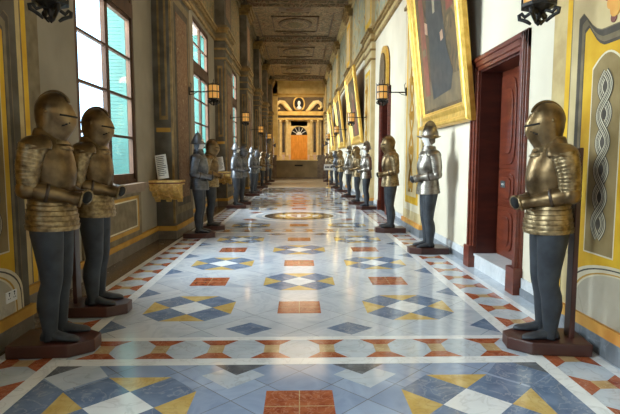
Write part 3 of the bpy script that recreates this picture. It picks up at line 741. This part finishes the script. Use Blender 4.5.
def helmet_close(t, hz, plate):
    R = Matrix.Translation((0.045, 0, hz+.12)) @ Matrix.Rotation(math.radians(10), 4, 'Y') @ Matrix.Diagonal((.87, .88, .95, 1)) @ Matrix.Translation((0, 0, -hz-.12))
    def fin(m, name, mat, par, **kw): m.v = xform(m.v, R); return m.build(name, mat, par, **kw)
    tab = [(0, .108, .108, .095), (.04, .126, .122, .106), (.09, .138, .142, .121), (.15, .145, .156, .130), (.20, .145, .156, .128), (.25, .125, .138, .108), (.29, .090, .105, .076), (.315, .045, .06, .038), (.325, .01, .015, .01)]
    m = MB(); rings = []
    for i in range(22):
        z = .325*i/21; rf, rb, ry = interp(tab, z); rings.append(ering(0, hz+z, rf*.95, rb, ry, 30))
    m.loft(rings); h = fin(m, 'helmet', plate, t)
    m = MB(); pts = []
    for i in range(17):
        a = math.radians(35+160*i/16); pts.append((-.004+.153*math.cos(a), 0, hz+.170+.162*math.sin(a)))
    m.tube(pts, [.006]+[.012]*15+[.006], 8, flat=.5); fin(m, 'crest', plate, h)
    # bevor: lower face plate drawn out to a blunt beak
    m = MB(); rings = []
    for z, k, p in ((-.065, 1.06, .0), (-.04, 1.17, .006), (-.01, 1.22, .016), (.03, 1.15, .030), (.07, 1.10, .042), (.10, 1.08, .048), (.13, 1.07, .044), (.158, 1.065, .032)):
        rf, rb, ry = interp(tab, max(0, z)); rings.append(ering(.004, hz+z, rf*k, rb*k, ry*k, 28, p, 0, 0, -1.75, 1.75, False))
    m.loft(rings, caps=False, closed=False); v = fin(m, 'visor', plate, h)
    m = MB(); rings = []
    for z, k, p in ((.150, 1.05, .030), (.176, 1.075, .030), (.215, 1.06, .008), (.25, 1.03, 0)):
        rf, rb, ry = interp(tab, z); rings.append(ering(.004, hz+z, rf*k, rb*k, ry*k, 28, p, 0, 0, -1.65, 1.65, False))
    m.loft(rings, caps=False, closed=False); fin(m, 'brow_plate', plate, h)
    m = MB(); rings = []
    for z, k in ((.150, 1.05), (.153, 1.105), (.163, 1.105), (.166, 1.05)):
        rf, rb, ry = interp(tab, z); rings.append(ering(.004, hz+z, rf*k, rb, ry*k, 20, .036, 0, 0, -.95, .95, False))
    m.loft(rings, caps=False, closed=False); fin(m, 'eye_slit', 'hole', v)  # dark strip on the visor; the slit's shade is only colour
    for s in (-1, 1):
        m = MB(); m.tube([(-.012, s*.122, hz+.165), (-.012, s*.143, hz+.165)], .016, 10); fin(m, 'pivot', plate, v)
    for s in (-1, 1):
        for k in range(3):
            m = MB(); m.tube([(.118+.012*k, s*(.090-.016*k), hz+.075+.012*k), (.142+.014*k, s*(.090-.016*k), hz+.082+.012*k)], .0055, 6); fin(m, 'breath_hole', 'hole', v)  # dark pegs on the visor, coloured like shaded holes
    return h
def face(t, hz, mats='facew'):
    tab = [(0, .055, .06, .055), (.04, .075, .06, .06), (.08, .092, .085, .074), (.14, .098, .098, .082), (.20, .098, .10, .082), (.25, .07, .08, .06), (.27, .03, .03, .03)]
    m = MB(); rings = []
    for i in range(26):
        z = -.05+.31*i/25; rf, rb, ry = interp(tab, max(0, z))
        nose = .034*math.exp(-((z-.105)/.022)**2)+.016*math.exp(-((z-.055)/.012)**2)+.016*math.exp(-((z-.012)/.014)**2)-.010*math.exp(-((z-.145)/.012)**2)
        n = 28; ring = []
        for k in range(n):
            tt = 2*PI*k/n; c, s = math.cos(tt), math.sin(tt)
            x = (rf if c > 0 else rb)*c + nose*max(0, c)**14; ring.append((x+.012, ry*s, hz+z))
        rings.append(ring)
    m.loft(rings); f = m.build('mannequin_face', mats, t)
    for s in (-1, 1):
        m = MB(); m.lathe([(0, -.008), (.012, -.003), (.012, .003), (0, .008)], 8, (.095, s*.032, hz+.135)); m.build('eye', 'leather', f)
    m = MB().box(.095, .106, -.02, .02, hz+.040, hz+.046); m.build('mouth', 'leather', f)
    return f
def helmet_brim(t, hz, mats, kind):
    m = MB(); rings = []
    ht = .17 if kind == 'comb' else .215
    for i in range(16):
        u = i/15; z = .165+ht*u
        k = math.sqrt(max(0.0, 1-u**2.0)) if kind == 'comb' else (1-u)**.55
        rings.append(ering(-.005, hz+z, .122*k+.003, .135*k+.003, .110*k+.003, 26))
    m.loft(rings); h = m.build('helmet', mats, t)
    def brim(k, zoff):
        out = []; w = 1.0 if kind == 'comb' else .55
        for i in range(36):
            a = 2*PI*i/36; c, s = math.cos(a), math.sin(a)
            rx = .122+(.085 if c > 0 else .060)*k*w*abs(c)**1.2; ry = .112+.045*k*w
            out.append((rx*c, ry*s, hz+.165+zoff+k*w*(.050*c*c-.045)))
        return out
    m = MB(); m.loft([brim(0, .014), brim(.5, .006), brim(1.0, .004), brim(1.0, -.004), brim(.5, -.004), brim(0, -.004)], caps=False)
    m.build('brim', mats, h)
    m = MB()
    if kind == 'comb':
        out = [(-.005+.118*math.cos(PI*i/20), hz+.20+.215*math.sin(PI*i/20)) for i in range(21)]
        m.prism(out, -.007, .007, 'y'); m.build('comb', mats, h, bevel=.003)
    else:
        m.tube([(-.005, 0, hz+.36), (-.010, 0, hz+.405), (-.024, 0, hz+.420)], [.014, .008, .003], 8); m.build('spike', mats, h)
        m = MB()          # steel chin collar under the pale face
        m.loft([ering(.0, hz+z, a_, a_*.95, b_, 24) for z, a_, b_ in ((-.06, .10, .10), (-.02, .098, .092), (.03, .100, .090), (.05, .094, .086))], caps=False); m.build('chin_piece', mats, h)
    for s in (-1, 1):
        m = MB(); m.prism([(-.07, hz+.17), (.045, hz+.17), (.035, hz+.09), (.0, hz+.03), (-.06, hz+.06)], min(s*.088, s*.096), max(s*.088, s*.096), 'y'); m.build('cheek_plate', mats, h)
    return h
def suit(plate, band, head, board=False, halberd=False, base_h=.10):
    t = empty('suit_of_armour')
    m = MB(); p = [(-.30, -.20), (.15, -.20), (.31, -.08), (.31, .08), (.15, .20), (-.30, .20)]
    m.prism(p, 0, base_h); m.build('plinth', 'base', t, bevel=.008)
    if board:
        m = MB(); m.box(-.215, -.175, -.06, .06, base_h, 1.63); b_ = m.build('back_board', 'base', t, bevel=.006)
        m = MB(); m.box(-.20, -.08, -.03, .03, 1.38, 1.46); m.build('bracket', 'base', b_)
    for s in (-1, 1):
        m = MB(); x0 = .0
        pts = [(-.01, s*.088, 1.05), (.0, s*.094, .93), (.008, s*.096, .82), (.014, s*.096, .70), (.018, s*.094, .60), (.014, s*.094, .54), (-.010, s*.094, .45), (-.018, s*.094, .37), (-.014, s*.094, .27), (-.012, s*.094, .19), (-.005, s*.094, .13), (0, s*.094, base_h+.01)]
        m.tube([(x+x0, y, z) for x, y, z in pts], [.118, .116, .104, .090, .081, .075, .078, .077, .064, .054, .056, .058], 20)
        m.build('leg', 'cloth', t)
        m = MB(); ax = x0; ay = s*.094; rings = []
        for (x, w, h_) in ((-.085, .02, .045), (-.07, .038, .075), (-.03, .046, .095), (.02, .048, .092), (.07, .050, .070), (.12, .053, .054), (.165, .050, .046), (.195, .036, .034), (.208, .016, .022)):
            rings.append([(ax+x, ay+s*.12*max(0, x)+w*math.cos(2*PI*k/16), base_h+h_*.5+h_*.5*math.sin(2*PI*k/16)) for k in range(16)])
        m.loft(rings); m.build('shoe', 'shoe', t)
    # laminated skirt, gently flaring
    m = MB(); rings = []; nl = 7
    for j in range(nl):
        for u in (0, .12, .9, 1.0):
            uu = (j+u)/nl; z = 1.225-.265*uu; k = (.003 if u < .5 else -.002)+(.003 if u == .12 else 0)
            rings.append(ering(0, z, .150+.042*math.sin(uu*1.6)+k, .140+.040*uu+k, .172+.045*math.sin(uu*1.6)+k, 34, 0, -.06))
    m.loft(rings, caps=False)
    sk = m.build('skirt', band, t)
    m = MB(); m.loft([ering(0, .975, .178, .168, .205, 32), ering(0, 1.2, .13, .12, .15, 32)]); m.build('skirt_lining', 'hole', sk)
    m = MB(); m.loft([ering(0, z, .146+k, .136+k, .170+k, 32) for z, k in ((1.212, .002), (1.218, .008), (1.238, .008), (1.244, .002))], caps=False); m.build('waist_belt', band, t)
    # cuirass
    m = MB(); tab = [(1.23, .145, .135, .165), (1.29, .172, .138, .172), (1.38, .184, .154, .182), (1.46, .176, .166, .192), (1.54, .155, .158, .194), (1.60, .130, .130, .176), (1.65, .108, .110, .13), (1.71, .09, .095, .10)]
    rings = []
    for i in range(24):
        z = 1.23+.48*i/23; rf, rb, ry = interp(tab, z); rings.append(ering(0, z, rf, rb, ry, 34, .012 if z < 1.6 else 0))
    m.loft(rings); br = m.build('cuirass', plate, t)
    m = MB(); m.loft([ering(0, z, r1, r1*.92, r2, 30, .01) for z, r1, r2 in ((1.556, .157, .155), (1.562, .164, .158), (1.578, .158, .155), (1.586, .148, .15))], caps=False); m.build('breast_rim', band, br)
    m = MB(); m.loft([ering(.006, z, a_, a_*.98, a_*.93, 26) for z, a_ in ((1.600, .150), (1.622, .136), (1.632, .126), (1.655, .112), (1.66, .116), (1.69, .100), (1.72, .096))], caps=False)
    m.build('gorget', band, t)
    for s, pose in ((-1, (.250, -.068, 1.185)), (1, (.245, .068, 1.19))): arm_parts(t, s, pose, plate, band)
    if head == 'close': helmet_close(t, 1.675, plate)
    else:
        face(t, 1.725); helmet_brim(t, 1.705, plate, head)
    if halberd:
        m = MB(); m.tube([(.27, -.12, base_h), (.27, -.12, 2.75)], .018, 8); st = m.build('pole', 'woodd', t)
        m = MB(); m.prism([(.27, 2.45), (.43, 2.4), (.41, 2.55), (.44, 2.7), (.27, 2.62), (.17, 2.56)], -.125, -.115, 'y'); m.build('halberd_blade', 'steeld', st)
        m = MB(); m.tube([(.27, -.12, 2.72), (.27, -.12, 3.1)], [.025, .003], 6); m.build('halberd_point', 'steeld', st)
    return t
protoB = suit('brass', 'brassl', 'close')
protoR = suit('brass', 'brassl', 'close', board=True)
protoS = suit('steeld', 'steeld', 'spike')
protoC = suit('steel', 'steel', 'comb')
protoG = suit('steeld', 'steeld', 'close')
protoH = suit('brass', 'brassl', 'close', halberd=True)
used = set()
SUITS = [
 # proto, x, y, rz deg, scale, label
 (protoB, -1.92, 3.90, 3, 1.01, 'bronze-toned closed-helmet armour on dark plinth, nearest the camera on the left'),
 (protoR, -1.99, 4.88, 2, 1.0, 'bronze-toned closed-helmet armour standing just behind the nearest left suit, before the bright window'),
 (protoR, 1.965, 3.86, 172, 0.975, 'bronze-toned closed-helmet armour with red back board, nearest the camera on the right'),
 (protoC, 2.08, 7.98, 182, 1.0, 'polished steel armour with combed open helmet and white face, under the large tilted portrait'),
 (protoB, 1.90, 10.35, 180, 1.0, 'bronze-toned closed-helmet armour beside the white pilaster beyond the large portrait'),
 (protoS, -1.93, 9.70, 0, 0.97, 'dark steel armour with pointed helmet and white face beside the gilded bracket shelf'),
 (protoB, -1.90, 10.75, 4, 0.97, 'bronze-toned armour half hidden behind the pointed-helmet suit on the left'),
 (protoC, 2.05, 15.2, 180, 0.98, 'bright steel armour with combed helmet just beyond the second mahogany door'),
 (protoB, 1.98, 16.9, 178, 0.98, 'bronze-toned armour standing behind the bright steel suit past the second door'),
 (protoC, 2.0, 20.0, 180, 0.98, 'bright steel armour with combed helmet beneath the second tilted painting'),
 (protoS, -1.95, 15.6, 0, 0.98, 'dark steel armour with pointed helmet, second such suit along the left side'),
 (protoG, -1.92, 16.9, 0, 0.98, 'dark closed-helmet armour close behind the second pointed-helmet suit on the left'),
 (protoS, -1.95, 21.0, 0, 0.98, 'dark steel armour with pointed helmet, third such suit along the left side'),
 (protoG, -1.95, 22.6, 0, 0.98, 'dark closed-helmet armour beyond the third pointed-helmet suit on the left'),
 (protoB, 1.98, 23.6, 180, 0.98, 'bronze-toned armour below the third tilted painting on the right'),
 (protoG, 1.98, 26.4, 180, 0.98, 'dark closed-helmet armour beside the white notice on a stand'),
 (protoH, -1.98, 27.0, 0, 0.98, 'distant armour holding a halberd at the end of the marble floor, left side'),
 (protoG, -1.98, 30.5, 0, 0.98, 'distant dark armour on the left beyond the marble floor, nearer one'),
 (protoH, 1.98, 30.2, 180, 0.98, 'distant armour holding a halberd on the right beyond the white notice'),
 (protoH, -1.98, 34.5, 0, 0.98, 'farthest armour with a halberd on the left before the parapet'),
 (protoH, 1.98, 34.5, 180, 0.98, 'farthest armour with a halberd on the right before the parapet'),
]
for pr, x, y, a, sc, lab in SUITS:
    if pr.name in used: o = copy_tree(pr)
    else: used.add(pr.name); o = pr
    o.location = (x, y, 0.004); o.rotation_euler = (0, 0, math.radians(a)); o.scale = (sc, sc, sc)
    tag(o, lab, 'suit of armour', 'suits of armour lining the hall')

# ------------------------------------------------------------------ wall lanterns
def lantern():
    # origin at the wall end of the arm, arm along +X
    t = empty('wall_lantern')
    L = .50
    m = MB(); m.tube([(0, 0, 0), (L, 0, 0)], .013, 8); m.tube([(0.02, 0, -.06), (.10, 0, -.045), (.16, 0, -.01)], .008, 6)
    m.tube([(.03, 0, .02), (.05, 0, .15), (.02, 0, .2)], .006, 6)
    m.build('arm', 'iron', t)
    m = MB(); m.box(0, .02, -.035, .035, -.07, .1); m.build('wall_plate', 'iron', t)
    body = MB(); n = 8; R_ = .125
    for z0, z1 in ((.02, .035), (-.125, -.11), (-.27, -.255), (.15, .165)):
        pass
    for z, r in ((.145, R_+.006), (0.0, R_+.006), (-.15, R_+.006)):
        body.lathe([(r-.02, z-.012), (r, z-.012), (r, z+.012), (r-.02, z+.012)], n, (L+.02, 0, 0), smooth=False)
    for k in range(n):
        a = 2*PI*k/n; c, s = math.cos(a), math.sin(a)
        body.tube([(L+.02+R_*c, R_*s, -.15), (L+.02+R_*c, R_*s, .16)], .007, 6)
        body.tube([(L+.02+R_*c, R_*s, .15), (L+.02+(R_+.015)*c, (R_+.015)*s, .185)], .006, 6)
    body.lathe([(R_, -.155), (R_*.7, -.175), (.03, -.20), (.018, -.25), (.03, -.27), (.0, -.30)], n, (L+.02, 0, 0), smooth=False)
    body.tube([(L+.02, 0, .0), (L+.02, 0, .26)], .008, 6)
    body.build('cage', 'iron', t)
    g = MB(); g.lathe([(R_-.01, -.145), (R_-.01, -.008)], n, (L+.02, 0, 0), caps=False, smooth=False); g.lathe([(R_-.01, .008), (R_-.01, .14)], n, (L+.02, 0, 0), caps=False, smooth=False)
    g.build('amber_glass', 'amber', t)
    s_ = MB()
    for k in range(4):
        a = PI/4+PI/2*k; c, s = math.cos(a), math.sin(a)
        P = [(.035, -.21), (.055, -.19), (.10, -.215), (.125, -.185), (.145, -.195), (.14, -.225), (.115, -.235), (.085, -.25), (.055, -.275)]
        s_.tube([(L+.02+r*c, r*s, z) for r, z in P], [.014, .014, .015, .013, .016, .016, .013, .015, .010], 6)
    s_.build('scrollwork', 'iron', t)
    return t
lan = lantern(); first = True
LAN = [(-1, 3.83, 2.80, 'black iron wall lantern at the top left edge, nearest on the left'),
       (1, 3.83, 2.80, 'black iron wall lantern at the top right edge, nearest on the right'),
       (-1, 10.9, 2.95, 'amber glass lantern on a long arm beside the second window'),
       (1, 10.9, 2.95, 'amber glass lantern on the white right pilaster before the second door'),
       (-1, 17.3, 2.95, 'amber lantern on the third left pilaster'), (1, 17.3, 2.95, 'amber lantern on the third right pilaster near the second tilted painting'),
       (-1, 24.1, 2.95, 'small distant amber lantern, fourth along the left'), (1, 24.1, 2.95, 'small distant amber lantern, fourth along the right'),
       (-1, 31.0, 2.95, 'tiny far amber lantern, fifth along the left'), (1, 31.0, 2.95, 'tiny far amber lantern, fifth along the right')]
for s, y, z, lab in LAN:
    o = lan if first else copy_tree(lan); first = False
    o.location = (PL+.012 if s < 0 else PR-.012, y, z); o.rotation_euler = (0, 0, 0 if s < 0 else PI)
    tag(o, lab, 'lantern', 'iron wall lanterns')
    l = bpy.data.lights.new('lantern_light', 'POINT'); l.energy = 2.5; l.color = (1, .62, .28); l.shadow_soft_size = .10
    q_ = bpy.data.objects.new('lantern_light', l); C.objects.link(q_); q_.location = (o.location.x+(.52 if s < 0 else -.52), y, z+.21)

# ------------------------------------------------------------------ gilded bracket shelves with cards
def shelf():
    t = empty('bracket_shelf')       # origin on the pilaster face that looks to -Y, at shelf top height; shelf grows to -Y
    m = MB(); m.box(-.31, .31, -.42, 0, -.035, 0, 0); m.box(-.29, .29, -.40, 0, -.06, -.035, 1); m.box(-.30, .30, -.41, 0, -.085, -.06, 0)
    m.build('shelf_board', ['goldd', 'redpaint'], t, bevel=.004)
    m = MB()
    P = [(0, -.085), (-.38, -.085), (-.40, -.13), (-.37, -.19), (-.30, -.20), (-.25, -.23), (-.20, -.30), (-.10, -.34), (0, -.42)]
    for x0, x1 in ((-.26, -.16), (-.05, .05), (.16, .26)): m.prism(P, x0, x1, 'x')
    m.prism([(y*.85, z*.9) for y, z in P], -.24, .24, 'x')
    for x in (-.21, 0, .21):
        for (yy, zz, r) in ((-.345, -.14, .048), (-.06, -.33, .04)):
            m.tube([(x-.06, yy, zz), (x+.06, yy, zz)], r, 14); m.tube([(x-.068, yy, zz), (x+.068, yy, zz)], r*.5, 10)
    for k in range(7):
        m.tube([(-.24+.08*k, -.405, -.10), (-.22+.08*k, -.41, -.13), (-.24+.08*k, -.39, -.16)], .014, 6)
    m.build('carved_console', 'goldd', t, bevel=.006)
    return t
def card():
    t = empty('information_card')
    m = MB(); m.add([(-.10, 0, 0), (.10, 0, 0), (.10, .12, .44), (-.10, .12, .44), (-.10, .012, -.002), (.10, .012, -.002), (.10, .132, .438), (-.10, .132, .438)],
                    [(0,1,2,3),(4,7,6,5),(0,4,5,1),(1,5,6,2),(2,6,7,3),(3,7,4,0)])
    b = m.build('card', 'paper', t)
    m = MB(); rnd = random.Random(3)
    for k in range(11):
        z = .41-.034*k; y = z*.2727-.003; x1 = .08-rnd.random()*.05
        m.add([(-.08, y, z), (x1, y, z), (x1, y-.003, z-.012), (-.08, y-.003, z-.012)], [(0,1,2,3)])
    m.build('print', 'ink', t)
    m = MB(); m.tube([(0, .095, .30), (0, .22, 0.01)], .008, 6); m.build('prop', 'ink', t)
    return t
SH = [(9.46, 1.13, 'nearest gilded carved bracket shelf on the left pilaster, holding a tall card', 'tall cream text card leaning on the nearest gilded shelf'),
      (16.36, 1.13, 'gilded carved bracket shelf behind the first pointed-helmet suit', 'small cream card on the second gilded shelf')]
s0 = shelf(); c0 = card()
for i, (y, z, la, lb) in enumerate(SH):
    o = s0 if i == 0 else copy_tree(s0); o.location = (-2.45, y, z); tag(o, la, 'shelf', 'gilded bracket shelves')
    o = c0 if i == 0 else copy_tree(c0); o.location = (-2.47, y-.28, z+.03); o.rotation_euler = (0, math.radians(-9), math.radians(6)); tag(o, lb, 'card', 'cards on the bracket shelves')

# ------------------------------------------------------------------ tilted paintings
def frame_mesh(w, h, prof):
    # rectangle in the local YZ plane, profile of (inset, out)
    m = MB(); rings = []
    for ins, out in prof:
        rings.append([(-out, -w/2+ins, ins), (-out, w/2-ins, ins), (-out, w/2-ins, h-ins), (-out, -w/2+ins, h-ins)])
    v = [p for r in rings for p in r]; f = []
    for k in range(len(rings)-1):
        for i in range(4): j = (i+1) % 4; f.append((k*4+i, k*4+j, (k+1)*4+j, (k+1)*4+i))
    m.add(v, f); return m
def painting(y, z, w, h, fw, tilt, label, seed, portrait=False, d=.12):
    t = empty('painting', (XR-.03, y, z)); t.rotation_euler = (0, -math.radians(tilt), 0)
    tag(t, label, 'painting', 'gold-framed paintings tilted from the right wall')
    k = fw
    frame_mesh(w, h, [(0, 0), (0, .07), (k*.08, d*.9), (k*.16, d), (k*.28, d*.92), (k*.34, d*.7), (k*.55, d*.6), (k*.72, d*.72), (k*.80, d*.74), (k*.86, d*.5), (k*.95, d*.46), (k, d*.3), (k, 0)]).build('frame', 'gold', t)
    MB().box(-.035, -.02, -w/2+k*.9, w/2-k*.9, k*.9, h-k*.9).build('canvas', 'canvas', t)
    MB().box(-.02, 0, -w/2+.02, w/2-.02, .02, h-.02).build('backing', 'woodd', t)
    x0 = -.036
    def fig(name, pts, mat, dd): MB().prism(pts, x0-dd, x0-dd+.002, 'x').build(name, mat, t)
    if portrait:
        m = MB()
        def P(pts, mi, dd): m.prism(pts, x0-dd, x0-dd+.0015, 'x', mi)
        # +Y is the left-hand (far) side seen from the hall
        P([(1.0, .35), (-1.0, .35), (-1.0, .75), (1.0, .85)], 4, .001)
        P([(-.55, .55), (.45, .5), (.52, .9), (.42, 1.5), (.5, 1.95), (.33, 2.35), (.12, 2.5), (-.14, 2.48), (-.34, 2.3), (-.42, 1.8), (-.5, 1.2), (-.72, .8)], 0, .002)
        P([(.0+.13*math.cos(i*PI/8), 2.68+.19*math.sin(i*PI/8)) for i in range(16)], 1, .003)
        P([(.12, 2.5), (-.12, 2.48), (-.05, 2.2), (.06, 2.2)], 3, .0035)
        P([(.17, 2.72), (.12, 2.9), (-.08, 2.93), (-.17, 2.78), (-.15, 2.6), (-.11, 2.75), (.08, 2.8)], 0, .004)
        P([(.62, 1.85), (.45, 1.78), (.48, 1.6), (.64, 1.66)], 1, .003)
        P([(-.36, 1.5), (-.22, 1.48), (-.24, 1.34), (-.38, 1.36)], 1, .003)
        P([(.95, .6), (.62, .6), (.62, 1.6), (.66, 2.3), (.92, 2.3), (.95, 1.4)], 2, .0015)
        P([(.9, 1.3), (.66, 1.3), (.66, 1.42), (.9, 1.42)], 5, .0025)
        P([(-.62, 1.7), (-.95, 1.7), (-.95, 3.2), (-.75, 3.2)], 2, .0015)
        P([(.08, 2.2), (-.06, 2.2), (-.05, 1.85), (.07, 1.85)], 3, .0032)
        m.build('painted_figure', ['robe', 'flesh', 'redpaint', 'paintcloth', 'paintfloor', 'paintfloor'], t)
    else:
        m = MB(); rnd = random.Random(seed)
        m.prism([(-.4, .4), (.35, .4), (.3, 1.4), (.1, 1.8), (-.2, 1.8), (-.35, 1.3)], x0-.002, x0, 'x', 0)
        m.prism([(-.04+.11*math.cos(i*PI/6), 1.95+.15*math.sin(i*PI/6)) for i in range(12)], x0-.003, x0, 'x', 1)
        m.build('painted_figure', ['robe' if seed % 2 else 'redpaint', 'flesh'], t)
    return t
painting(8.33, 2.05, 2.85, 3.6, .30, 6.5, 'very large gold-framed full-length portrait of a person in black, tilted from the wall', 1, True, .13)
painting(20.6, 2.15, 3.4, 2.9, .34, 7, 'gold-framed painting tilted from the right wall beyond the second door', 2)
painting(27.6, 2.15, 3.4, 2.9, .34, 7, 'distant gold-framed painting, third along the right wall', 3)
painting(34.3, 2.15, 3.4, 2.9, .34, 7, 'farthest gold-framed painting on the right wall', 4)

# ------------------------------------------------------------------ small things
def notice():
    t = empty('notice_stand', (1.62, 27.2, 0.001)); tag(t, 'white notice board on a slim brass post at the far right', 'sign')
    MB().lathe([(.16, 0), (.16, .02), (.03, .04), (.0, .045)], 20).build('foot', 'goldd', t)
    MB().tube([(0, 0, .03), (0, 0, .95)], .016, 10).build('post', 'goldd', t)
    b = MB().box(-.26, .26, -.015, .015, .95, 1.27).build('board', 'plastic', t)
    m = MB()
    for x0, x1 in ((-.2, -.13), (-.11, -.05), (-.03, .02), (.08, .19)): m.box(x0, x1, -.018, -.015, 1.06, 1.16)
    m.build('print', 'ink', b)
notice()
def socket():
    t = empty('wall_socket', (PL+.001, 4.02, .40)); tag(t, 'white double electric socket low on the near left pilaster', 'socket')
    MB().box(0.008, .022, -.075, .075, -.045, .045).build('faceplate', 'plastic', t, bevel=.003)
    m = MB()
    for y in (-.036, .036):
        m.box(.021, .0235, y-.004, y+.004, .006, .022); m.box(.021, .0235, y-.016, y-.008, -.016, -.008); m.box(.021, .0235, y+.008, y+.016, -.016, -.008)
        m.box(.021, .024, y-.008, y+.008, .026, .038)
    m.build('pin_holes', 'ink', t)
socket()
